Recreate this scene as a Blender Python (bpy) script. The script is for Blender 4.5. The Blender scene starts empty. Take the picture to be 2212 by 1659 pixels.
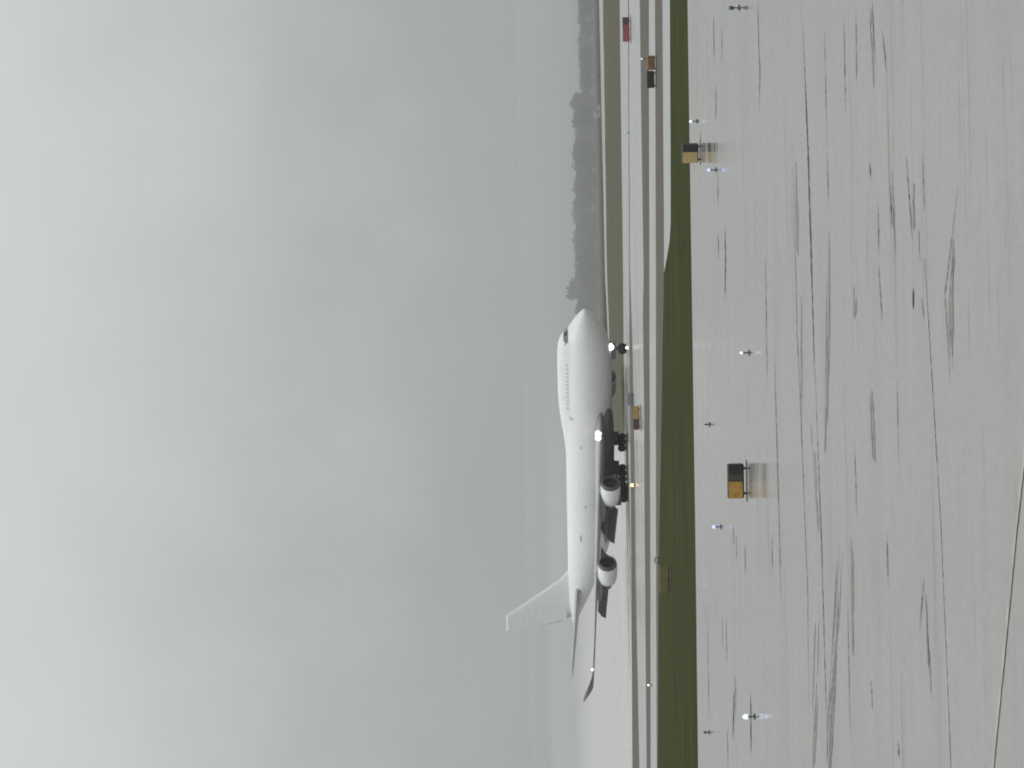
import bpy, bmesh, math, random
from mathutils import Vector, Matrix
random.seed(7)
S = bpy.context.scene
C = S.collection
# ------------------------------------------------------------------ camera
FU, HCAM = 8720.0, 11.0                  # focal length in units of a 2212-unit wide frame, eye height in metres
PITCH, ROLL = 0.01039, 0.02
vw = Vector((0, math.cos(PITCH), math.sin(PITCH)))
r0 = Vector((1, 0, 0)); u0 = r0.cross(vw)
XC = -(u0*math.cos(ROLL) + r0*math.sin(ROLL)); YC = r0*math.cos(ROLL) - u0*math.sin(ROLL)
cam_d = bpy.data.cameras.new('camera'); cam = bpy.data.objects.new('camera', cam_d); C.objects.link(cam)
M = Matrix((XC, YC, -vw)).transposed().to_4x4(); M.translation = (0, 0, HCAM)
cam.matrix_world = M
cam_d.sensor_width = 36; cam_d.lens = 36*FU/2212; cam_d.clip_start = 0.5; cam_d.clip_end = 20000
S.camera = cam
# ------------------------------------------------------------------ sky, sun, exposure
W = bpy.data.worlds.new('World'); S.world = W; W.use_nodes = True
nt = W.node_tree; nt.nodes.clear()
N = nt.nodes.new; LK = nt.links.new
wo = N('ShaderNodeOutputWorld'); bg = N('ShaderNodeBackground'); LK(bg.outputs[0], wo.inputs[0])
tc = N('ShaderNodeTexCoord'); sx = N('ShaderNodeSeparateXYZ'); LK(tc.outputs['Generated'], sx.inputs[0])
nz = N('ShaderNodeTexNoise'); nz.inputs['Scale'].default_value = 9.0; nz.inputs['Detail'].default_value = 5.0; nz.inputs['Roughness'].default_value = .58
LK(tc.outputs['Generated'], nz.inputs['Vector'])
ma = N('ShaderNodeMath'); ma.operation = 'MULTIPLY_ADD'; LK(nz.outputs['Fac'], ma.inputs[0]); ma.inputs[1].default_value = .125; LK(sx.outputs['Z'], ma.inputs[2])
mb = N('ShaderNodeMath'); mb.operation = 'SUBTRACT'; LK(ma.outputs[0], mb.inputs[0]); mb.inputs[1].default_value = .065
rp = N('ShaderNodeValToRGB'); LK(mb.outputs[0], rp.inputs[0])
el = rp.color_ramp.elements
SKY = [(0.0, (.392, .408, .402)), (.023, (.408, .427, .422)), (.04, (.445, .470, .463)), (.07, (.512, .538, .532)), (.105, (.575, .607, .598)), (.135, (.625, .656, .65)), (.40, (.80, .83, .83)), (1.0, (.95, .98, .98))]
el[0].position, el[0].color = SKY[0][0], SKY[0][1] + (1,)
el[1].position, el[1].color = SKY[-1][0], SKY[-1][1] + (1,)
for p_, c_ in SKY[1:-1]:
    e_ = el.new(p_); e_.color = c_ + (1,)
st = N('ShaderNodeTexSky'); st.sky_type = 'NISHITA'; st.sun_disc = False; st.sun_elevation = math.radians(58); st.sun_rotation = math.radians(200)
hs = N('ShaderNodeHueSaturation'); hs.inputs['Saturation'].default_value = .15; hs.inputs['Value'].default_value = .05; LK(st.outputs[0], hs.inputs['Color'])
mx = N('ShaderNodeMix'); mx.data_type = 'RGBA'; mx.inputs['Factor'].default_value = .94
LK(hs.outputs[0], mx.inputs[6]); LK(rp.outputs[0], mx.inputs[7]); LK(mx.outputs[2], bg.inputs['Color'])
bg.inputs['Strength'].default_value = 1.0
sl = bpy.data.lights.new('sun', 'SUN'); sl.energy = 1.0; sl.angle = math.radians(40); sl.color = (1, .985, .96)
sun = bpy.data.objects.new('sun', sl); C.objects.link(sun)
sd = Vector((-.28, -.05, 1.0)).normalized(); sun.rotation_euler = sd.to_track_quat('Z', 'Y').to_euler()
S.view_settings.view_transform = 'Standard'; S.view_settings.look = 'None'; S.view_settings.gamma = 1; S.view_settings.exposure = 0
S.view_settings.use_curve_mapping = False
S.render.engine = 'CYCLES'
S.cycles.use_denoising = True; S.cycles.filter_width = 1.9; S.cycles.max_bounces = 8; S.cycles.volume_bounces = 2; S.cycles.caustics_reflective = False; S.cycles.caustics_refractive = False

# ------------------------------------------------------------------ helpers
def ray(ux, uy):
    return (vw + XC*((ux-1106)/FU) - YC*((uy-829.5)/FU)).normalized()
def G(ux, uy, z=0.0):                    # the point of the ground seen at (ux, uy)
    d = ray(ux, uy); t = (z-HCAM)/d.z
    return Vector((d.x*t, d.y*t, z))
def lerp(a, b, t): return a + (b-a)*t
def pw(pts, x):                          # piecewise linear
    if x <= pts[0][0]: return pts[0][1]
    for (a, b), (c, d) in zip(pts, pts[1:]):
        if x <= c: return b + (d-b)*(x-a)/(c-a)
    return pts[-1][1]
def tag(o, label=None, cat=None, group=None, kind=None):
    if label: o['label'] = label
    if cat: o['category'] = cat
    if group: o['group'] = group
    if kind: o['kind'] = kind
    return o
def mesh(name, verts, faces, mat=None, smooth=False):
    me = bpy.data.meshes.new(name); me.from_pydata([tuple(v) for v in verts], [], faces); me.update()
    if mat: me.materials.append(mat)
    if smooth:
        for p in me.polygons: p.use_smooth = True
    return me
def obj(name, me, parent=None, loc=None, rot=None):
    o = bpy.data.objects.new(name, me); C.objects.link(o)
    if parent: o.parent = parent
    if loc is not None: o.location = loc
    if rot is not None: o.rotation_euler = rot
    return o
def empty(name, loc=(0, 0, 0), rz=0, parent=None):
    o = bpy.data.objects.new(name, None); C.objects.link(o); o.location = loc; o.rotation_euler = (0, 0, rz); o.empty_display_size = .3
    if parent: o.parent = parent
    return o
def copy_tree(o, parent=None):
    c = o.copy(); C.objects.link(c); c.parent = parent
    for ch in list(o.children): copy_tree(ch, c)
    return c
def box(cx, cy, cz, sx, sy, sz, bev=0):
    bm = bmesh.new(); bmesh.ops.create_cube(bm, size=1)
    bmesh.ops.scale(bm, vec=(sx, sy, sz), verts=bm.verts); bmesh.ops.translate(bm, vec=(cx, cy, cz), verts=bm.verts)
    if bev: bmesh.ops.bevel(bm, geom=list(bm.edges), offset=bev, segments=2, affect='EDGES', profile=.5)
    return bm
def bm_mesh(name, bm, mat, smooth=False):
    me = bpy.data.meshes.new(name); bm.to_mesh(me); bm.free(); me.materials.append(mat)
    if smooth:
        for p in me.polygons: p.use_smooth = True
    return me
def lathe(prof, n=28, axis='x', centre=(0, 0, 0)):   # prof: [(along, radius)]
    vs, fs = [], []
    for s, r in prof:
        for k in range(n):
            t = 2*math.pi*k/n; p, q = r*math.cos(t), r*math.sin(t)
            v = {'x': (s, p, q), 'y': (p, s, q), 'z': (p, q, s)}[axis]
            vs.append((v[0]+centre[0], v[1]+centre[1], v[2]+centre[2]))
    for i in range(len(prof)-1):
        for k in range(n):
            a, b = i*n+k, i*n+(k+1) % n
            fs.append((a, b, b+n, a+n))
    return vs, fs
def loft(rings, cap=True):
    vs, fs, n = [], [], len(rings[0])
    for r in rings: vs += r
    for i in range(len(rings)-1):
        for k in range(n):
            a, b = i*n+k, i*n+(k+1) % n
            fs.append((a, b, b+n, a+n))
    if cap:
        fs.append(tuple(range(n-1, -1, -1))); fs.append(tuple(range((len(rings)-1)*n, len(rings)*n)))
    return vs, fs
def tube(p, q, r, n=10):
    p, q = Vector(p), Vector(q); d = (q-p).normalized()
    a = d.orthogonal().normalized(); b = d.cross(a)
    R = lambda c: [tuple(c + a*(r*math.cos(2*math.pi*k/n)) + b*(r*math.sin(2*math.pi*k/n))) for k in range(n)]
    return loft([R(p), R(q)])
def join(*parts):
    vs, fs = [], []
    for v, f in parts:
        o = len(vs); vs += list(v); fs += [tuple(i+o for i in q) for q in f]
    return vs, fs
def bmvf(bm):
    bm.verts.index_update(); r = ([tuple(v.co) for v in bm.verts], [tuple(v.index for v in f.verts) for f in bm.faces]); bm.free(); return r

# ------------------------------------------------------------------ materials
def mat(name, col, rough=.5, metal=0, var=0.0, scale=(1, 1, 1), nscale=1.0, col2=None, emis=None, estr=0, bump=0, rvar=0, spec=.5, detail=5):
    m = bpy.data.materials.new(name); m.use_nodes = True; t = m.node_tree; b = t.nodes['Principled BSDF']
    b.inputs['Base Color'].default_value = (*col, 1); b.inputs['Roughness'].default_value = rough; b.inputs['Metallic'].default_value = metal
    b.inputs['Specular IOR Level'].default_value = spec
    if emis: b.inputs['Emission Color'].default_value = (*emis, 1); b.inputs['Emission Strength'].default_value = estr
    if var or bump or rvar or col2:
        g = t.nodes.new('ShaderNodeNewGeometry') if True else None
        mp = t.nodes.new('ShaderNodeMapping'); mp.inputs['Scale'].default_value = scale
        tcn = t.nodes.new('ShaderNodeTexCoord'); t.links.new(tcn.outputs['Object'], mp.inputs['Vector'])
        t.nodes.remove(g)
        n = t.nodes.new('ShaderNodeTexNoise'); n.inputs['Scale'].default_value = nscale; n.inputs['Detail'].default_value = detail; n.inputs['Roughness'].default_value = .62
        t.links.new(mp.outputs[0], n.inputs['Vector'])
        r = t.nodes.new('ShaderNodeValToRGB'); t.links.new(n.outputs['Fac'], r.inputs[0])
        c2 = col2 or tuple(c*(1-var) for c in col)
        r.color_ramp.elements[0].position = .36; r.color_ramp.elements[0].color = (*c2, 1)
        r.color_ramp.elements[1].position = .64; r.color_ramp.elements[1].color = (*col, 1)
        t.links.new(r.outputs[0], b.inputs['Base Color'])
        if bump:
            bp = t.nodes.new('ShaderNodeBump'); bp.inputs['Strength'].default_value = bump; bp.inputs['Distance'].default_value = .02
            t.links.new(n.outputs['Fac'], bp.inputs['Height']); t.links.new(bp.outputs[0], b.inputs['Normal'])
        if rvar:
            mr = t.nodes.new('ShaderNodeMapRange'); mr.inputs['From Min'].default_value = .35; mr.inputs['From Max'].default_value = .65
            mr.inputs['To Min'].default_value = rough-rvar; mr.inputs['To Max'].default_value = rough+rvar
            t.links.new(n.outputs['Fac'], mr.inputs['Value']); t.links.new(mr.outputs[0], b.inputs['Roughness'])
    return m
def wet(name, light, dark, rlo=.1, rhi=.4, big=(.03, .12, 1), fine=(.6, .9, 1), streak=.0):
    """rain-wet paving: a film of water over patchy paving, with streaky damp and drier patches"""
    m = bpy.data.materials.new(name); m.use_nodes = True; t = m.node_tree; b = t.nodes['Principled BSDF']
    L = t.links.new; nn = t.nodes.new
    tcn = nn('ShaderNodeTexCoord')
    def noise(sc, s, det=6, ro=.6):
        mp = nn('ShaderNodeMapping'); mp.inputs['Scale'].default_value = sc; L(tcn.outputs['Object'], mp.inputs['Vector'])
        n = nn('ShaderNodeTexNoise'); n.inputs['Scale'].default_value = s; n.inputs['Detail'].default_value = det; n.inputs['Roughness'].default_value = ro
        L(mp.outputs[0], n.inputs['Vector']); return n.outputs['Fac']
    n1 = noise(big, 1.0, 6, .55); n2 = noise(fine, 1.0, 8, .75); n3 = noise((.012, .45, 1), 1.0, 7, .7)
    def rng(x, a, b_, lo=.38, hi=.62):
        r = nn('ShaderNodeMapRange'); r.inputs['From Min'].default_value = lo; r.inputs['From Max'].default_value = hi
        r.inputs['To Min'].default_value = a; r.inputs['To Max'].default_value = b_; L(x, r.inputs['Value']); return r.outputs[0]
    def mth(op, x, y):
        k = nn('ShaderNodeMath'); k.operation = op
        for i, v in enumerate((x, y)):
            if isinstance(v, float): k.inputs[i].default_value = v
            else: L(v, k.inputs[i])
        return k.outputs[0]
    f = mth('ADD', mth('MULTIPLY', rng(n1, 0., 1.), .45), mth('ADD', mth('MULTIPLY', rng(n2, 0., 1.), .3), mth('MULTIPLY', rng(n3, 0., 1.), .12)))
    r = nn('ShaderNodeValToRGB'); L(f, r.inputs[0])
    r.color_ramp.elements[0].position = .15; r.color_ramp.elements[0].color = (*dark, 1)
    r.color_ramp.elements[1].position = .8; r.color_ramp.elements[1].color = (*light, 1)
    s1 = rng(noise((.09, 1.0, 1), 1.0, 7, .66), 0., 1., .60, .70); s2 = rng(noise((.045, .36, 1), 1.0, 6, .62), 0., 1., .57, .70); s3 = rng(noise((.3, 3.2, 1), 1.0, 6, .7), 0., 1., .60, .72)
    sk = mth('MINIMUM', mth('ADD', mth('ADD', mth('MULTIPLY', s1, .62), mth('MULTIPLY', s2, .4)), mth('MULTIPLY', s3, .3)), streak)
    mxs = nn('ShaderNodeMix'); mxs.data_type = 'RGBA'; L(sk, mxs.inputs['Factor']); L(r.outputs[0], mxs.inputs[6]); mxs.inputs[7].default_value = (.075, .064, .056, 1)
    L(mxs.outputs[2], b.inputs['Base Color'])
    spk = nn('ShaderNodeMath'); spk.operation = 'MULTIPLY_ADD'; L(sk, spk.inputs[0]); spk.inputs[1].default_value = -.45; spk.inputs[2].default_value = .45; n4 = rng(noise((2.6, .36, 1), 1.0, 5, .7), -1., 1., .3, .7); tone = mth('ADD', mth('ADD', spk.outputs[0], mth('MULTIPLY', n4, .05)), mth('ADD', mth('MULTIPLY', rng(n1, -1., 1.), .06), mth('MULTIPLY', rng(noise((.022, .2, 1), 1.0, 6, .6), -1., .6, .36, .62), .12))); L(tone, b.inputs['Specular IOR Level'])
    hv = nn('ShaderNodeHueSaturation'); L(mxs.outputs[2], hv.inputs['Color']); L(mth('ADD', mth('MULTIPLY', n4, .14), 1.), hv.inputs['Value']); L(hv.outputs[0], b.inputs['Base Color'])
    L(mth('ADD', rng(f, rlo, rhi, .2, .8), mth('MULTIPLY', sk, .25)), b.inputs['Roughness'])
    b.inputs['IOR'].default_value = 1.5
    bp = nn('ShaderNodeBump'); bp.inputs['Strength'].default_value = .12; bp.inputs['Distance'].default_value = .01
    L(n2, bp.inputs['Height']); L(bp.outputs[0], b.inputs['Normal'])
    return m
M_apron = wet('wet_apron', (.205, .192, .178), (.135, .118, .105), .05, .26, streak=.75)
M_taxi = wet('wet_concrete', (.30, .30, .288), (.225, .22, .21), .15, .4, streak=.25)
M_runway = wet('wet_runway', (.46, .455, .445), (.38, .375, .365), .2, .45)
M_grass = mat('grass_field', (.056, .063, .027), .95, var=.38, scale=(.12, .6, 1), nscale=.45, spec=.0, detail=9)
M_far = mat('dull_grass', (.062, .062, .044), .95, var=.25, scale=(.06, .2, 1), nscale=.4, spec=.0, detail=8)
M_olive = mat('thin_olive_grass', (.125, .124, .09), .95, var=.2, scale=(.06, .3, 1), nscale=.4, spec=.0, detail=8)
M_verge = mat('muddy_verge', (.095, .08, .062), .75, var=.3, scale=(.15, .5, 1), nscale=.5, spec=.25, detail=8)
M_seal = mat('tar_seal', (.048, .044, .042), .6, var=.3, scale=(.3, 3, 1), nscale=1, spec=.2)
M_crack = mat('fine_crack', (.11, .104, .10), .5, var=.3, scale=(.3, 3, 1), nscale=1, spec=.3)
M_damp = mat('damp_stain', (.115, .106, .095), .36, col2=(.16, .148, .135), scale=(.08, 1.1, 1), nscale=1.2, spec=.36)
M_paint = mat('worn_taxi_paint', (.37, .36, .315), .45, var=.4, scale=(.5, 2, 1), nscale=1.3)
M_palepaint = mat('worn_pale_paint', (.38, .375, .36), .5, var=.3, scale=(.4, 1, 1), nscale=1.0)

# ------------------------------------------------------------------ ground and paving
YS = [-330, -150] + list(range(0, 1700, 40)) + [1800, 2000]
def strip(name, far, near, z, m, jag=0.0, u0=-330, u1=2000, parent=None, kind='structure'):
    ys = [y for y in YS if u0 < y < u1]; ys = [u0] + ys + [u1]
    ext = lambda p: [(-330, p[0][1] - (p[1][1]-p[0][1])/(p[1][0]-p[0][0])*(p[0][0]+330))] + p + [(2000, p[-1][1] + (p[-1][1]-p[-2][1])/(p[-1][0]-p[-2][0])*(2000-p[-1][0]))]
    F, Q = ext(far) if u0 == -330 else far, ext(near) if u0 == -330 else near
    if u0 != -330:
        F = far + [(2000, far[-1][1] + (far[-1][1]-far[-2][1])/(far[-1][0]-far[-2][0])*(2000-far[-1][0]))] if u1 == 2000 else far
        Q = near + [(2000, near[-1][1] + (near[-1][1]-near[-2][1])/(near[-1][0]-near[-2][0])*(2000-near[-1][0]))] if u1 == 2000 else near
    elif u1 != 2000:
        F, Q = F[:-1], Q[:-1]
    vs, fs = [], []
    for y in ys:
        a = G(pw(F, y) + random.uniform(-jag, jag), y, z); b = G(pw(Q, y) + random.uniform(-jag, jag), y, z)
        vs += [a, b]
    for i in range(len(ys)-1): fs.append((2*i, 2*i+1, 2*i+3, 2*i+2))
    o = obj(name, mesh(name, vs, fs, m), parent)
    if not parent: tag(o, kind=kind)
    return o
def sheet(name, x0, y0, x1, y1, z, m):
    return tag(obj(name, mesh(name, [(x0, y0, z), (x1, y0, z), (x1, y1, z), (x0, y1, z)], [(0, 1, 2, 3)], m)), kind='structure')
ground = sheet('ground', -2500, -300, 2500, 8000, -.06, M_far)
E_far = [(0, 1382), (300, 1386), (603, 1390.5), (660, 1388.5), (900, 1391.5), (1150, 1392.5), (1659, 1397)]
E_near = [(0, 1401), (603, 1402), (900, 1403), (1150, 1404), (1659, 1405)]
F_near = [(0, 1415), (603, 1417), (1150, 1417), (1659, 1419)]
G_near = [(0, 1430), (582, 1434), (900, 1429), (1150, 1424), (1659, 1421)]
I_near = [(0, 1485), (603, 1494), (1150, 1502), (1659, 1508)]
C_far = [(0, 1356.6), (570, 1359), (750, 1360), (905, 1361), (1234, 1364), (1659, 1366)]
C_near = [(0, 1358.4), (320, 1359.3), (570, 1360.3), (750, 1366), (905, 1369), (1234, 1373), (1659, 1381)]
B_near = [(0, 1338.5), (600, 1346), (750, 1347), (905, 1349)]
A_far = [(0, 1294), (600, 1307), (740, 1313.5), (905, 1319)]
A_near = [(0, 1302.5), (600, 1311.5), (740, 1316.5), (905, 1322)]
strip('grass', G_near, I_near, .0, M_grass)
strip('grass', A_near + [(960, 1324)], B_near + [(960, 1350)], -.03, M_olive, u1=960)
strip('service_road', A_far + [(960, 1321)], A_near + [(960, 1324)], .0, M_taxi, .25, u1=960)
runway = strip('runway', [(935, 1303), (1300, 1310), (1659, 1317)], [(935, 1340), (960, 1361.5), (1234, 1364), (1659, 1366)], .02, M_runway, u0=935)
strip('taxiway', B_near + [(960, 1350)], C_far[:3] + [(905, 1361), (960, 1361.5)], .0, M_taxi, .15, u1=960)
strip('verge', C_far, C_near, .01, M_verge, .12)
taxiway = strip('taxiway', C_near, E_far, .0, M_taxi, .15)
strip('verge', E_far, E_near, .02, M_verge, .15)
strip('taxiway', E_near, F_near, .0, M_taxi, .15)
strip('verge', F_near, G_near, .01, M_verge, .25)
strip('taxiway_bend', [(0, 1430.5), (490, 1434), (590, 1434)], [(0, 1447), (300, 1448.5), (490, 1449), (530, 1445.5), (560, 1440), (590, 1434.2)], .03, M_taxi, .1, u1=590)
apron_near = [(0, 3600), (1659, 3600)]
apron = strip('apron', I_near, apron_near, .04, M_apron, .0)

def line(name, pts, wu, m, z, parent, taper=True, jit=.3, step=9):
    """a seam, stain or painted line lying on the paving, through points (across, down) of the view"""
    P = []
    for (x1, y1), (x2, y2) in zip(pts, pts[1:]):
        n = max(2, int(abs(y2-y1)/step)+1)
        P += [(lerp(x1, x2, i/n), lerp(y1, y2, i/n)) for i in range(n)]
    P.append(pts[-1])
    vs, fs, K = [], [], len(P)-1
    for i, (x, y) in enumerate(P):
        f = i/K; w = wu*(math.sin(math.pi*min(1, f*.97+.02))**.8 if taper else 1)*(random.uniform(.35, 1.35) if wu < 5 else random.uniform(.86, 1.1))
        x += random.uniform(-jit, jit)
        vs += [G(x-w/2, y, z), G(x+w/2, y, z)]
    for i in range(K): fs.append((2*i, 2*i+1, 2*i+3, 2*i+2))
    return obj(name, mesh(name, vs, fs, m), parent)
SEAMS = [([(1734, 60), (1745, 329), (1747, 405), (1751, 528), (1754, 635), (1760, 836)], 2.7), ([(1759.8, 800), (1773, 1152), (1776, 1253), (1780, 1397), (1788, 1659)], 1.7),
 ([(1711, 300), (1715, 497), (1719, 604), (1721, 726), (1727, 836), (1739, 1152), (1744, 1274), (1747, 1550)], 1.3),
 ([(1653, 552), (1657, 836)], 1.6), ([(1672, 727), (1674, 836), (1683, 1152), (1686, 1305)], 1.5), ([(1667, 1152), (1668, 1245)], 1.2),
 ([(1566, 482), (1566.5, 560), (1566, 650)], 2.2), ([(1550, 369), (1550.5, 445)], 1.5), ([(1551, 506), (1552, 560)], 1.4),
 ([(1786, 329), (1789, 436)], 1.6), ([(1878, 350), (1880, 390)], 2), ([(1895, 430), (1898, 560)], 1.6), ([(1897, 570), (1905, 700)], 1.8),
 ([(1925, 360), (1934, 560)], 1.5), ([(1922, 395), (1927, 500)], 2.2), ([(1956, 330), (1970, 520)], 2.0), ([(1991, 330), (1996, 460)], 1.5), ([(1983, 490), (1986, 570)], 1.3),
 ([(1972, 620), (1972, 672)], 3.0), ([(2068, 399), (2052, 543), (2040, 635), (2052, 836)], 1.8), ([(1996, 1241), (1985, 1366)], 2.0), ([(1997, 1274), (2012, 1518)], 1.8),
 ([(1915, 1152), (1918, 1274)], 2.0), ([(1621, 1497), (1622, 1629)], 2.4), ([(1571, 1573), (1572, 1659)], 1.6), ([(1560, 1335), (1560, 1400)], 1.2), ([(1881, 1469), (1884, 1536)], 1.5), ([(1940, 1600), (1941, 1640)], 2.4),
 ([(1541, 34), (1542, 135)], 1.6), ([(1636, 0), (1638, 85), (1641, 160), (1638, 250)], 1.5), ([(1559, 60), (1559, 135)], 1.3), ([(1546, 184), (1546, 262)], 1.5), ([(1514, 278), (1512, 330)], 1.2),
 ([(1528, 1340), (1531, 1560)], 1.0), ([(1568, 1330), (1570, 1430)], 1.6), ([(1585, 1490), (1583, 1600)], 2.2), ([(1590, 1152), (1591, 1215)], 1.5), ([(1609, 1180), (1609, 1245)], 1.6), ([(1583, 1130), (1585, 1180)], 1.2),
 ([(1848, 20), (1850, 190)], 1.5), ([(1822, 40), (1826, 250)], 1.4), ([(1883, 0), (1890, 150)], 1.4), ([(1780, 60), (1786, 330)], 1.3), ([(1905, 60), (1914, 160)], 2.0), ([(1845, 950), (1850, 1120)], 1.2), ([(1830, 1290), (1836, 1600)], 1.2), ([(1990, 640), (1996, 700)], 1.3), ([(1937, 820), (1940, 1000)], 1.3)]
for p, w in SEAMS: line('crack_seal', p, w*.8, M_seal if w > 2.1 else M_crack, .054, apron)
STAINS = [([(1789, 430), (1788, 600), (1786, 760), (1783, 980)], 16), ([(1815, 1160), (1809, 1290), (1802, 1420), (1792, 1560), (1788, 1700)], 24), ([(1765, 1330), (1762, 1470), (1756, 1660)], 15), ([(1846, 610), (1846, 690)], 9), ([(1970, 330), (1974, 500)], 8), ([(2062, 480), (2052, 620), (2056, 800)], 14),
 ([(1720, 330), (1723, 560)], 9), ([(1727, 560), (1733, 900)], 7), ([(1837, 1150), (1843, 1420)], 12), ([(1880, 830), (1888, 1000)], 12), ([(1998, 1270), (2008, 1460)], 9), ([(1880, 0), (1890, 190)], 11), ([(1752, 900), (1768, 1150)], 8), ([(1590, 1440), (1586, 1560)], 6)]
for p, w in STAINS:
    y0, y1 = p[0][1], p[-1][1]
    for k in range(max(5, int(w*.8))):
        c = random.uniform(-.5, .5)*w*.8; a = random.uniform(0, .75); b = min(1, a + random.uniform(.2, .6)); wd = math.sin(math.pi*(a+b)/2)*.8+.2
        ys = [lerp(y0, y1, lerp(a, b, q/4)) for q in range(5)]
        line('damp_streak', [(pw([(yy, xx) for xx, yy in p], y) + c*wd, y) for y in ys], random.uniform(.8, 3.2), M_damp, .0455+.0004*k, apron, True, .35)
line('taxi_line', [(2234, 640), (2215, 960), (2193, 1152), (2180, 1290), (2144, 1659), (2110, 1960)], 5.0, M_paint, .056, apron, False, .05)
line('edge_line', [(1995, 560), (2010, 800), (2031, 1152), (2052, 1659)], 1.6, M_palepaint, .056, apron, False, .05)
line('edge_seam', [(1347, 905), (1353, 1100), (1357, 1234), (1361, 1480)], 1.1, M_seal, .03, runway)

# ------------------------------------------------------------------ cargo jet
M_white = mat('white_aircraft_paint', (.75, .76, .75), .42, var=.09, scale=(.7, 1.6, 1.6), nscale=1.6, detail=9)
M_wing = mat('wing_grey_paint', (.42, .43, .43), .42, var=.1, scale=(.5, .5, .5), nscale=.8)
M_metal = mat('bare_metal', (.55, .55, .56), .3, metal=.8, var=.2, nscale=2)
M_dark = mat('dark_metal', (.05, .048, .047), .5, var=.3, nscale=3)
M_tyre = mat('tyre_rubber', (.025, .024, .024), .8, var=.3, nscale=4)
M_glass = mat('cockpit_glass', (.015, .016, .02), .12, var=.2, nscale=3)
M_belly = mat('shade_dark_belly_paint', (.17, .168, .163), .5, var=.3, scale=(.6, .6, .6), nscale=1.5)  # belly colour darkened to carry the shade under the fuselage
M_flap = mat('shade_dark_flap_grey', (.15, .147, .143), .5, var=.3, scale=(.6, .6, .6), nscale=1.2)  # grey lowered so the colour itself holds the shade under the wing
M_gear = mat('gear_grey_paint', (.10, .10, .098), .5, var=.3, nscale=4)
M_nozzle = mat('heat_stained_nozzle', (.14, .13, .12), .45, metal=.4, var=.3, nscale=3)
def glow(name, col, k): return mat(name, (.8, .8, .8), .3, emis=col, estr=k)
M_lamp = glow('landing_lamp_glow', (1, .90, .96), 7)
M_lampw = glow('wing_lamp_glow', (1, .80, .70), 2.2)
M_tipl = glow('tip_lamp_glow', (1, .98, .95), 2.5)
HEAD = math.radians(44.2)
NOSE = Vector((829.5-680, 0, 0))/FU*600 + Vector((.55, 600, 0))
jet = empty('cargo_jet', (NOSE.x, 600, .03), -HEAD)
tag(jet, 'large white four engined jet with humped nose and its landing lights on', 'airplane')
ZC0 = 5.75
ZT = [(0, 6.2), (.15, 6.5), (.5, 6.74), (1, 7.08), (2, 7.75), (3, 8.2), (3.8, 8.62), (4.6, 9.3), (5.5, 9.92), (6.5, 10.22), (8, 10.38), (12, 10.42), (17, 10.40), (19, 10.34), (21, 10.19), (23.5, 9.94), (26, 9.65), (28.5, 9.40), (30.5, 9.32), (58, 9.32), (63, 9.22), (67, 8.95), (68.6, 8.7)]
ZB = [(0, 6.2), (.15, 5.8), (.5, 5.5), (1, 5.1), (2, 4.42), (3.5, 3.62), (5, 2.98), (7, 2.5), (9, 2.25), (12, 2.2), (45, 2.2), (48, 2.35), (52, 3.1), (57, 4.5), (62, 6.0), (66, 7.3), (68.6, 8.1)]
WW = [(0, .02), (.15, .38), (.5, .66), (1, 1.03), (2, 1.62), (3.5, 2.27), (5, 2.78), (7, 3.1), (9, 3.24), (12, 3.25), (45, 3.25), (50, 3.1), (56, 2.6), (62, 1.75), (66, .95), (68.6, .28)]
def sm(pts, a):                          # softened piecewise profile
    return (pw(pts, a-.25) + 2*pw(pts, a) + pw(pts, a+.25))/4 if a > .6 else pw(pts, a)
def section(a):
    zt, zb, w = sm(ZT, a), sm(ZB, a), sm(WW, a)
    zc = min(max(ZC0, (zt+zb)/2 if a > 45 else 0), zt-.02) if a > 9 else lerp(6.2, ZC0, min(1, a/7))
    zm = min(zt, zc + 3.57*(w/3.25) + .0) if a < 40 else zt
    return zt, zb, w, zc, zm
def R(a, t):                             # radius of the hull at station a, angle t (0 = port side, 90 deg = up)
    zt, zb, w, zc, zm = section(a); c, s = abs(math.cos(t)), math.sin(t)
    if s < 0:
        v = max(zc-zb, .01); return 1/math.sqrt((c/w)**2 + (s/v)**2)
    v = max(zm-zc, .01); r1 = 1/math.sqrt((c/w)**2 + (s/v)**2)
    wh = w*.76; vh = max(zt-zc, .01); r2 = 1/math.sqrt((c/wh)**2 + (s/vh)**2)
    k = .25
    return max(r1, r2) + max(0, k-abs(r1-r2))**2/(4*k)*min(1, w/2) if zt-zm > .05 else r1
def hull(a, t, off=0):
    r = R(a, t)+off; return (-a, r*math.cos(t), section(a)[3] + r*math.sin(t))
sts = [0, .08, .2, .4, .7, 1, 1.5, 2, 2.5, 3, 3.4, 3.8, 4.2, 4.6, 5, 5.5, 6, 6.6, 7.3, 8, 9, 10, 12, 14, 16, 18, 20, 22, 24, 26, 28, 30, 32, 36, 40, 44, 47, 50, 53, 56, 59, 62, 64, 66, 67.5, 68.6]
NS = 56
v, f = loft([[hull(a, 2*math.pi*k/NS) for k in range(NS)] for a in sts])
obj('fuselage', mesh('fuselage', v, f, M_white, True), jet)
def side(a, z, off=.02):                 # starboard hull point at station a, height z
    zc = section(a)[3]; lo, hi = math.pi/2, 3*math.pi/2
    for _ in range(40):
        t = (lo+hi)/2
        if zc + R(a, t)*math.sin(t) > z: lo = t
        else: hi = t
    return hull(a, lo, off)
def patch(name, a0, a1, z0, z1, m, off=.02, n=4, slant=0):
    vs, fs = [], []
    for i in range(n+1):
        for j in range(3):
            a = lerp(a0, a1, i/n); z = lerp(z0, z1, j/2); vs.append(side(a + slant*(j/2), z, off))
    for i in range(n):
        for j in range(2): q = i*3+j; fs.append((q, q+1, q+4, q+3))
    return obj(name, mesh(name, vs, fs, m), jet)
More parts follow.
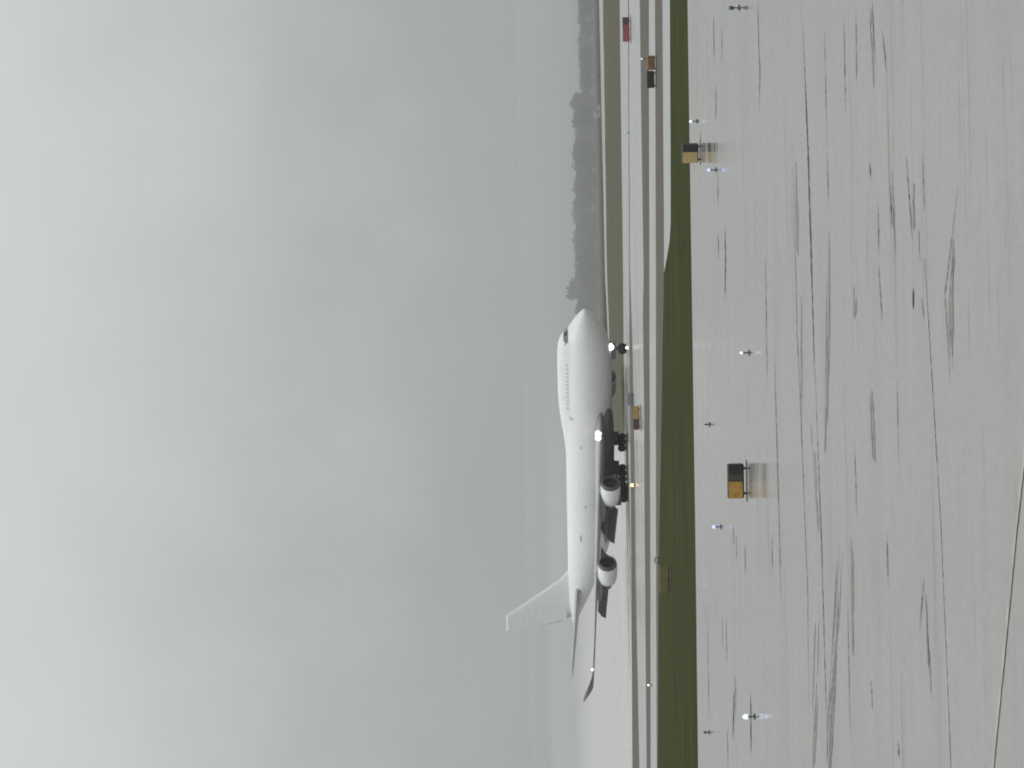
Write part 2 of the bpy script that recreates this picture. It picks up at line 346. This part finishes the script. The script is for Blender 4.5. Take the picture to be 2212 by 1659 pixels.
for (a0, a1, z0, z1) in ((4.35, 4.8, 8.74, 9.0), (4.85, 5.45, 8.76, 9.4)): patch('cockpit_window', a0, a1, z0, z1, M_glass, .025, 5)
def front(y, z):                         # foremost hull point at lateral y, height z
    lo, hi = 0.0, 9.0
    for _ in range(40):
        a = (lo+hi)/2; dz = z-section(a)[3]; t = math.atan2(dz, y)
        if R(a, t) > math.hypot(y, dz): hi = a
        else: lo = a
    return (-hi+.025, y, z+.01)
for y0, y1 in ((-.08, -.72), (-.78, -1.38), (.08, .72), (.78, 1.38)):
    vs = [front(lerp(y0, y1, i/3), lerp(8.74, 9.44-.16*abs(lerp(y0, y1, i/3)), j/3)) for i in range(4) for j in range(4)]
    obj('cockpit_window', mesh('cockpit_window', vs, [(i*4+j, i*4+j+1, i*4+j+5, i*4+j+4) for i in range(3) for j in range(3)], M_glass), jet)
M_win = mat('small_window_glass', (.46, .46, .47), .3)
for i in range(12): patch('upper_deck_window', 9.6+i*.82, 9.92+i*.82, 8.72, 9.12, M_win, .02, 1)
patch('upper_deck_door', 20.3, 20.9, 8.1, 8.75, M_win, .02, 1)
M_line = mat('panel_line', (.28, .28, .28), .5)
M_door = mat('door_paint', (.70, .71, .70), .4)
for a in (7.9, 24.5, 53.5):
    patch('cabin_door', a, a+1.1, 4.8, 6.7, M_door, .012, 2)
for a, z, l in ((25.8, 6.9, .5), (38.6, 6.35, .7), (45.5, 7.15, 1.5), (58.8, 7.4, 1.0)): patch('vent', a, a+l, z, z+.18, M_line, .02, 2)
# belly fairing
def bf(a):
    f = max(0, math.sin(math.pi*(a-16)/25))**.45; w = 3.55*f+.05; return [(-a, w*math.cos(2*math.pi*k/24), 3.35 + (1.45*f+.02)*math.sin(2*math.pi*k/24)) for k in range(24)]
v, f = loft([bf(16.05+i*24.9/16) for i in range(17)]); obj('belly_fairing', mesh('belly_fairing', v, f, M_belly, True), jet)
AF = [(0, 0), (.012, .22), (.05, .42), (.12, .58), (.25, .70), (.4, .70), (.6, .52), (.8, .27), (1, .02), (.8, -.10), (.6, -.22), (.4, -.30), (.25, -.32), (.12, -.28), (.05, -.2), (.012, -.12)]
def foil(le, chord, y, z, th, tw=0):     # le: station of the leading edge
    return [(-(le+x*chord), y, z + s*th*chord*.75 + tw*(.4-x)*chord) for x, s in AF]
def wing(sgn):
    P = [(2.6, 18.6, 17.4, 3.75, .125, .03), (6, 21.6, 14.5, 3.95, .12, .03), (12.2, 27.2, 9.6, 4.45, .105, .025), (20.8, 35.6, 6.9, 5.1, .095, .015), (27, 41.6, 5.1, 5.55, .09, .005), (31, 45.4, 4.0, 5.9, .085, 0)]
    v, f = loft([foil(le, c, sgn*y, z, th, tw) for y, le, c, z, th, tw in P])
    o = obj('wing', mesh('wing', v, f, M_wing, True), jet)
    v, f = loft([[(-(le+x*c), sgn*(y+s*.10), z) for x, s in AF] for y, z, le, c in ((31.0, 5.9, 45.6, 3.8), (31.35, 6.15, 46.8, 3.0), (31.7, 6.7, 48.5, 2.2), (32.15, 7.45, 50.3, 1.4))])
    obj('winglet', mesh('winglet', v, f, M_wing, True), o)
    for y, a, l in ((7.6, 33.4, 6.4), (10.4, 33.6, 6.0), (15.6, 36.6, 5.2), (18.6, 38.6, 4.8)):
        rg = []
        for i in range(13):
            t = i/12; r = .48*math.sin(math.pi*min(1, t*1.0+.001))**.7 + .015
            rg.append([(-(a+l*t), sgn*y+r*.55*math.cos(2*math.pi*k/12), pw([(0, 3.9), (12.2, 4.15), (31, 5.6)], y) - .35 - .25*t + r*math.sin(2*math.pi*k/12)) for k in range(12)])
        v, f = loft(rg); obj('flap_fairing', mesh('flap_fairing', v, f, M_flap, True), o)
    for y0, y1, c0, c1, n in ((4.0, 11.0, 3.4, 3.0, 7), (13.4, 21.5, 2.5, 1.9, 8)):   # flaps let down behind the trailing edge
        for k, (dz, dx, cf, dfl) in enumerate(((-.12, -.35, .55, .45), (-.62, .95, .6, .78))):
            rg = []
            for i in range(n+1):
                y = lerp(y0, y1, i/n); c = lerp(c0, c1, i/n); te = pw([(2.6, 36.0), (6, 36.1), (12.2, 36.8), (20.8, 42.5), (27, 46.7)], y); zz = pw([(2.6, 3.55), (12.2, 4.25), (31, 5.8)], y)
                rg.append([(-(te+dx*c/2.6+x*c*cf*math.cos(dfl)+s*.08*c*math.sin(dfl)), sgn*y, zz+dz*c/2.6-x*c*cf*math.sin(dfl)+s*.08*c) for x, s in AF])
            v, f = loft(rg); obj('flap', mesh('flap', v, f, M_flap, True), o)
    return o
W1 = wing(-1); W2 = wing(1)
M_lip = mat('intake_lip_dark', (.06, .058, .056), .45)
M_fan = mat('fan_blades_dark', (.02, .02, .02), .45, var=.4, nscale=6)
def engine(a, r, z, sgn):
    e = empty('engine', (-a, sgn*r, z), 0, jet)
    v, f = lathe([(-.62, 1.40), (-.9, 1.46), (-1.8, 1.48), (-2.8, 1.44), (-3.6, 1.33), (-4.2, 1.2), (-4.2, 1.1), (-3.4, 1.12)]); obj('cowl', mesh('cowl', v, f, M_white, True), e)
    v, f = lathe([(-.64, 1.43), (-.3, 1.39), (-.08, 1.31), (0, 1.22), (-.02, 1.14), (-.25, 1.1), (-.6, 1.12)]); obj('intake_lip', mesh('intake_lip', v, f, M_lip, True), e)
    v, f = lathe([(-.6, 1.12), (-1.2, 1.17), (-1.25, .3), (-1.2, .28), (-.7, .1), (-.62, .01)]); obj('fan', mesh('fan', v, f, M_fan, True), e)
    v, f = lathe([(-3.4, 1.12), (-3.7, .86), (-4.6, .78), (-5.5, .58), (-5.5, .5), (-5.0, .42), (-5.9, .22), (-6.3, .02)]); obj('nozzle', mesh('nozzle', v, f, M_nozzle, True), e)
    zt = pw([(0, 3.8), (12.2, 4.25), (20.8, 4.95)], r) - z
    ring = lambda x, w, z0, z1: [(x, -w, z0), (x, w, z0), (x, w, z1), (x, -w, z1)]
    v, f = loft([ring(-.9, .12, 1.25, 1.5), ring(-2.4, .2, 1.15, 1.85), ring(-4.2, .22, .9, zt+.25), ring(-6.6, .2, .75, zt+.1), ring(-8.6, .08, zt-.5, zt)]); obj('pylon', mesh('pylon', v, f, M_wing), e)
    return e
for sg in (-1, 1):
    engine(24.7, 11.7, 2.75, sg); engine(32.6, 20.8, 3.45, sg)
# tail
v, f = loft([[(-(le+x*c), s*th, z) for x, s in AF] for z, le, c, th in ((8.6, 55.0, 12.2, .9), (9.4, 56.6, 11.0, .8), (10.6, 58.6, 9.9, .7), (19.0, 66.5, 4.3, .3), (19.4, 67.1, 3.6, .22))])
fin = obj('fin', mesh('fin', v, f, M_white, True), jet)
v, f = loft([[(-a, s*th, z) for a, s in ((l0, 1), (l1, .3), (l1, -.3), (l0, -1))] for z, l0, l1, th in ((9.7, 65.0, 67.9, .22), (18.9, 69.4, 71.0, .08))]); obj('rudder', mesh('rudder', v, f, M_white), fin)
for sg in (-1, 1):
    v, f = loft([foil(le, c, sg*y, z, th) for y, le, c, z, th in ((.8, 57.4, 9.4, 7.75, .10), (4, 60.3, 7.4, 8.1, .095), (11.1, 66.9, 2.9, 8.95, .09))]); obj('tailplane', mesh('tailplane', v, f, M_wing, True), jet)
# landing gear
def wheel(x, y, z, r, w, par):
    v, f = lathe([(-w/2, r*.35), (-w/2, r*.8), (-w*.36, r*.97), (0, r), (w*.36, r*.97), (w/2, r*.8), (w/2, r*.35), (w*.3, r*.3), (w*.3, .02)], 22, 'y', (x, y, z)); obj('wheel', mesh('wheel', v, f, M_tyre, True), par)
def gear(name, a, y, r, w, pos, top, doors):
    g = empty(name, (-a, y, 0), 0, jet)
    obj('strut', mesh('strut', *join(tube((0, 0, top), (0, 0, r+.1), .19), tube((0, 0, r+.5), (1.4 if a < 20 else -1.6, 0, top), .09), tube((0, -.7, r), (0, .7, r), .1), *([tube((-.75, 0, r), (.75, 0, r), .14)] if len(pos) > 2 else [])), M_gear, True), g)
    for px, py in pos: wheel(px, py, r, r, w, g)
    for dx, dy, dz, sx, sy, sz in doors:
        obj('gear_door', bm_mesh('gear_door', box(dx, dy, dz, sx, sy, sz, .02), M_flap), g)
    return g
ng = gear('nose_gear', 8.2, 0, .62, .45, ((0, -.45), (0, .45)), 2.6, ((-.3, -.95, 1.95, 1.9, .06, .7), (-.3, .95, 1.95, 1.9, .06, .7)))
Q4 = ((.72, -.55), (.72, .55), (-.72, -.55), (-.72, .55))
for sg in (-1, 1):
    gear('main_gear', 33.6, sg*5.5, .63, .5, Q4, 3.7, ((-.1, sg*1.0, 2.25, 3.0, .07, 2.5), (1.3, 0, 2.2, .07, 1.8, 1.6)))
    gear('main_gear', 36.8, sg*1.9, .63, .5, Q4, 2.7, ((0, sg*1.2, 1.75, 3.2, .07, 1.3), (-1.5, 0, 1.7, .07, 2.0, 1.0)))
def lamp(name, r, loc, m, par, d=(1, 0, 0)):
    v, f = lathe([(-.12, .02), (-.12, r*.8), (0, r), (.05, r*.85), (.09, r*.5), (.1, .01)], 20); o = obj(name, mesh(name, v, f, m, True), par, loc); o.rotation_mode = 'QUATERNION'; o.rotation_quaternion = Vector((1, 0, 0)).rotation_difference(Vector(d)); return o
dcam = Matrix.Rotation(HEAD, 3, 'Z') @ Vector((-NOSE.x, -600, 8)).normalized()
mid = (dcam + Vector((1, 0, 0))).normalized()
lamp('landing_light', .66, (-7.5, -.2, 2.55), M_lamp, jet, mid)
lamp('wing_light', .50, (-20.9, -5.2, 4.42), M_lampw, jet, mid); lamp('wing_light', .48, (-21.35, -5.65, 4.45), M_lampw, jet, mid)
lamp('wing_light', .42, (-21.0, 5.4, 4.4), M_lampw, jet, mid)
lamp('tip_light', .19, (-45.4, -31.05, 6.05), M_tipl, jet, mid)

# ------------------------------------------------------------------ guidance signs
M_yel = mat('weathered_yellow_panel', (.56, .34, .065), .45, col2=(.33, .18, .03), nscale=3.5)
M_tan = mat('faded_yellow_panel', (.52, .42, .20), .5, col2=(.42, .32, .13), nscale=2.5)
M_blk = mat('black_panel', (.018, .018, .022), .4, var=.3, nscale=3)
M_brn = mat('grimy_panel', (.085, .072, .055), .5, col2=(.04, .034, .03), nscale=2.5)
M_red = mat('red_panel', (.36, .075, .085), .45, col2=(.27, .055, .065), nscale=2)
M_mar = mat('dull_maroon_panel', (.10, .045, .045), .5, var=.4, nscale=2.5)
M_orb = mat('rusty_orange_panel', (.24, .125, .045), .5, var=.35, nscale=2)
M_frm = mat('sign_frame_dark', (.04, .036, .035), .5, var=.3, nscale=4)
M_gry = mat('grey_sign_back', (.24, .23, .235), .5, var=.3, nscale=3)
M_slab = mat('concrete_slab', (.09, .088, .085), .6, var=.3, nscale=2)
M_pale = mat('pale_panel', (.62, .60, .56), .5, var=.2, nscale=2)
def sign(ux, uy0, uy1, h, panels, label, yaw=0, leg=.16, depth=.28, name='guidance_sign', slab=True, frame=M_frm):
    """sign whose foot stands at (ux) and which spans uy0..uy1; panels: [(fraction, material)] from the right end in the view"""
    b = G(ux, (uy0+uy1)/2, .03); w = (uy1-uy0)/FU*b.y/max(.5, math.cos(yaw))
    o = empty(name, b, yaw); tag(o, label, 'sign', 'airfield guidance signs')
    x = w/2
    zc = leg+h/2
    obj('casing', bm_mesh('casing', box(0, 0, zc, w, depth, h, min(.11, depth*.3)), frame), o)
    for fr, m in panels:
        pw_ = w*fr
        obj('panel', bm_mesh('panel', box(x-pw_/2, -depth/2-.012, zc, pw_-.06, .03, h-.16, .012), m), o); x -= pw_
    for k in range(2 if w < 2.2 else 3):
        n = 1 if w < 2.2 else 2; lx = lerp(-w*.36, w*.36, k/n)
        v, f = join(tube((lx, 0, 0), (lx, 0, leg+.02), .07), bmvf(box(lx, 0, .015, .2, .2, .03)))
        obj('leg', mesh('leg', v, f, M_frm), o)
    if slab: obj('footing', bm_mesh('footing', box(0, 0, .02, w*1.16, .7, .06, .015), M_slab), o)
    return o
sign(1613.5, 1001, 1076, .96, ((.28, M_blk), (.21, M_brn), (.51, M_yel)), 'black and gold airfield sign standing on the wet apron', -.12, .17, .45)
sign(1513, 311, 349, 1.22, ((.36, M_blk), (.64, M_tan)), 'black and faded yellow sign at the grass edge of the apron', -.45, .14, .5)
sign(1362, 37, 90, .88, ((.30, M_mar), (.70, M_red)), 'bright red airfield sign with a maroon end on the pale taxiway')
sign(1384, 877, 928, .84, ((.56, M_yel), (.44, M_mar)), 'yellow and maroon sign on the pale taxiway below the jet wing root')
sign(1368, 849, 876, .74, ((1.0, M_gry),), 'dull grey sign back beside the yellow and maroon sign', frame=M_gry)
sign(1418, 120, 151, .76, ((1.0, M_orb),), 'rusty orange sign on the far taxiway, next to a black one', frame=M_orb)
sign(1417, 153, 190, .80, ((1.0, M_blk),), 'black rounded sign next to the rusty orange sign', depth=.5)
sign(1449, 1221, 1280, .95, ((1.0, mat('amber_glare_panel', (.19, .15, .055), .6, col2=(.11, .092, .038), nscale=1.2)),), 'amber box in place of window glare on the dark grass below the outer engine', frame=mat('olive_glare_casing', (.1, .085, .03), .6))  # added box standing in for a window-glass reflection over the grass
sign(1425, 1203, 1217, .42, ((1.0, M_pale),), 'little pale sign at the grass edge beside the amber glare box', depth=.3, slab=False)

# ------------------------------------------------------------------ edge lights
M_blue = glow('blue_lamp_glow', (.36, .38, 1), .8); M_bluew = glow('pale_blue_lamp_glow', (.66, .74, 1), .95); M_dim = mat('unlit_blue_lens', (.10, .11, .17), .2)
M_amb = glow('amber_lamp_glow', (1, .55, .12), 4); M_warm = glow('warm_lamp_glow', (1, .95, .68), 2)
def edge_light(ux, uy, lens, label, k=1.0, cat='airfield light', name='taxiway_light', head=.13, group='lights along the taxiway edges'):
    b = G(ux, uy, .04); o = empty(name, b); tag(o, label, cat, group)
    v, f = lathe([(0, .02), (0, .17), (.05, .17), (.07, .05), (.1, .04)], 16, 'z'); obj('base_plate', mesh('base_plate', v, f, M_frm, True), o)
    hh = .3*k; head *= .8
    v, f = lathe([(.08, .035), (hh, .035), (hh+.02, .085), (hh+.06, .09)], 12, 'z'); obj('stem', mesh('stem', v, f, M_frm, True), o)
    v, f = lathe([(hh+.06, head*.75), (hh+.1, head), (hh+.1+head, head*.95), (hh+.1+head*1.7, head*.5), (hh+.1+head*1.8, .01)], 16, 'z'); obj('lens', mesh('lens', v, f, lens, True), o)
    return o
edge_light(1506, 262, M_bluew, 'lit blue light on the grass edge above the faded yellow sign')
edge_light(1547, 367, M_blue, 'lit blue light on the apron just beyond the faded yellow sign')
edge_light(1619, 762, M_bluew, 'lit white-blue light alone on the apron in front of the jet nose', head=.1)
edge_light(1558, 1138, M_blue, 'lit violet-blue light on the apron below the inner engine', head=.15)
edge_light(1630, 1548, M_bluew, 'brightest blue-white light on the apron, beside a long dark crack', head=.19)
edge_light(1597, 17, M_dim, 'unlit light at the far end of the apron, near the picture edge', head=.16)
edge_light(1533, 917, M_dim, 'unlit light near the grass edge, behind the black and gold sign', head=.08, k=.6)
edge_light(1532, 1582, M_dim, 'unlit light near the grass edge, beyond the brightest light', head=.12, k=.6)
edge_light(1395, 127, M_bluew, 'tiny blue light on the verge beside the rusty orange sign', head=.11)
edge_light(1409, 1480, M_tipl, 'tiny white light on the verge level with the wing tip', head=.12)
edge_light(1358.5, 286, M_blue, 'tiny violet light on the pale taxiway, nearest to the red sign', head=.08)
edge_light(1360.5, 751, M_warm, 'warm white runway light under the nose gear', name='runway_light', head=.26, k=.5, group='lights along the runway edge')
edge_light(1373, 1048, M_amb, 'glowing amber runway light in front of the inner engine', name='runway_light', head=.27, k=.8, group='lights along the runway edge')
# ------------------------------------------------------------------ far shelter and trees
b = G(1296.5, 240, -.05)
sh = empty('equipment_shelter', b, .2); tag(sh, 'pale pinkish hut in the mist beyond the service road', 'hut')
M_hut = mat('pale_pink_render', (.62, .54, .50), .7, var=.15, nscale=1)
obj('wall', bm_mesh('wall', box(0, 0, .45, 2.2, 1.8, .9, .02), M_hut), sh)
v, f = loft([[(-1.3, y, .9), (1.3, y, .9), (1.2, y, 1.0), (0, y, 1.18), (-1.2, y, 1.0)] for y in (-1.05, 1.05)]); obj('roof', mesh('roof', v, f, mat('hut_roof', (.4, .37, .36), .7)), sh)
obj('door', bm_mesh('door', box(-.4, -.905, .42, .6, .03, .8, .01), mat('hut_door', (.35, .33, .33), .6)), sh)
M_leaf = mat('wet_leaves', (.035, .042, .024), .8, col2=(.06, .07, .035), nscale=.8, spec=.15)
M_bark = mat('wet_bark', (.06, .05, .042), .9, var=.3, nscale=3)
def crown_mesh(seed, w, h, n):
    rr = random.Random(seed); vs, fs = [], []
    blobs = [(rr.uniform(-.6, .6)*w, rr.uniform(-.6, .6)*w, rr.uniform(.12, .84)*h, rr.uniform(.26, .5)*w) for _ in range(18)]
    for i in range(n):
        bx, by, bz, br = rr.choice(blobs)
        d = Vector((rr.gauss(0, 1), rr.gauss(0, 1), rr.gauss(0, .8))).normalized()*br*rr.random()**.4
        c = Vector((bx, by, bz)) + d; s = rr.uniform(.16, .42)
        a = Vector((rr.gauss(0, 1), rr.gauss(0, 1), rr.gauss(0, 1))).normalized(); q = a.orthogonal().normalized()*s; p = a.cross(q).normalized()*s*.7
        o = len(vs); vs += [c-q, c+p, c+q, c-p]; fs.append((o, o+1, o+2, o+3))
    return mesh('crown', vs, fs, M_leaf)
crowns = [crown_mesh(i, 3.2, 6.0, 1500) for i in range(5)]
def trunk_mesh(h):
    parts = [loft([[(r*math.cos(2*math.pi*k/8), r*math.sin(2*math.pi*k/8), z) for k in range(8)] for z, r in ((0, .26), (h*.3, .17), (h*.75, .07))])]
    for k in range(5):
        a = k*1.3; parts.append(tube((0, 0, h*(.25+.07*k)), (1.3*math.cos(a), 1.3*math.sin(a), h*(.5+.08*k)), .05, 6))
    return mesh('trunk', *join(*parts), M_bark)
trunks = trunk_mesh(6.0)
def tree(x, y, h, wd, label, group, k):
    o = empty('tree', (x, y, -.06)); o.scale = (h/6*wd, h/6*wd, h/6); tag(o, label, 'tree', group)
    obj('crown', crowns[k % 4], o); obj('trunk', trunks, o); o.rotation_euler = (0, 0, k*1.7); return o
def far_x(uy, y): return (829.5-uy)/FU*y
rt = random.Random(3)
tree(far_x(630, 985), 985, 8.0, .72, 'taller square-topped misty tree just ahead of the jet nose', None, 1)
def shrub(x, y, h, wd, k):
    o = empty('shrub', (x, y, -.06)); o.scale = (h/6*wd, h/6*wd, h/6); tag(o, 'grey shrub in the misty row beyond the far service road', 'shrub', 'shrubs in the misty row')
    obj('crown', crowns[k % 4], o); obj('stem', trunks, o); o.rotation_euler = (0, 0, k*1.7); return o
for i in range(74):
    uy = -40 + i*10.6 + rt.uniform(-5, 5); y = rt.uniform(955, 1000)
    h = rt.uniform(3.0, 3.7) if uy < 225 else rt.uniform(4.3, 5.9)
    shrub(far_x(uy, y), y, h, rt.uniform(1.0, 1.5), i)

# ------------------------------------------------------------------ haze
def volume(name, me, dens, col):
    m = bpy.data.materials.new(name); m.use_nodes = True; t = m.node_tree; t.nodes.clear()
    o = t.nodes.new('ShaderNodeOutputMaterial'); p = t.nodes.new('ShaderNodeVolumePrincipled'); p.inputs['Color'].default_value = (*col, 1); p.inputs['Density'].default_value = dens
    p.inputs['Anisotropy'].default_value = .0
    t.links.new(p.outputs[0], o.inputs['Volume']); me.materials.append(m)
    return tag(obj(name, me), kind='stuff')
bmh = box(0, 3900, 14.2, 5600, 9000, 30.4)
meh = bpy.data.meshes.new('haze'); bmh.to_mesh(meh); bmh.free()
volume('haze', meh, .00010, (.66, .675, .675))
# thicker bank of fog lying over the far field
FOGP = [(830, 12.0), (1000, 15.5), (1300, 20), (1700, 24), (2300, 27), (3500, 28.5), (8300, 28.9)]        # its top rises away from the airfield
v = [(x, y, z) for y, t in FOGP for x, z in ((-2750, -.9), (2750, -.9), (2750, t), (-2750, t))]
f = [(0, 1, 2, 3), (27, 26, 25, 24)] + [(4*k+a, 4*k+4+a, 4*k+4+(a+1) % 4, 4*k+(a+1) % 4) for k in range(6) for a in range(4)]
volume('fog_bank', mesh('fog_bank', v, f), .0056, (.74, .753, .748))


# spray hanging behind the jet over the wet runway
def spray(name, cx, cy, rx, ry, rz, dens, col):
    bm = bmesh.new(); bmesh.ops.create_icosphere(bm, subdivisions=3, radius=1)
    me = bpy.data.meshes.new(name); bm.to_mesh(me); bm.free()
    o = volume(name, me, dens, col); o.location = (cx, cy, 0); o.scale = (rx, ry, rz)
    t = me.materials[0].node_tree; p = [n for n in t.nodes if n.type == 'PRINCIPLED_VOLUME'][0]; L = t.links.new; nn = t.nodes.new
    tcn = nn('ShaderNodeTexCoord'); ln = nn('ShaderNodeVectorMath'); ln.operation = 'LENGTH'; L(tcn.outputs['Object'], ln.inputs[0])
    r = nn('ShaderNodeMapRange'); r.interpolation_type = 'SMOOTHSTEP'; r.inputs['From Min'].default_value = 1.0; r.inputs['From Max'].default_value = .25; r.inputs['To Min'].default_value = 0; r.inputs['To Max'].default_value = dens
    L(ln.outputs['Value'], r.inputs['Value']); L(r.outputs[0], p.inputs['Density']); return o
spray('spray_mist', -66, 800, 68, 150, 9.0, .026, (.80, .80, .79))
spray('spray_mist', -52, 668, 34, 46, 5.5, .010, (.80, .80, .79))
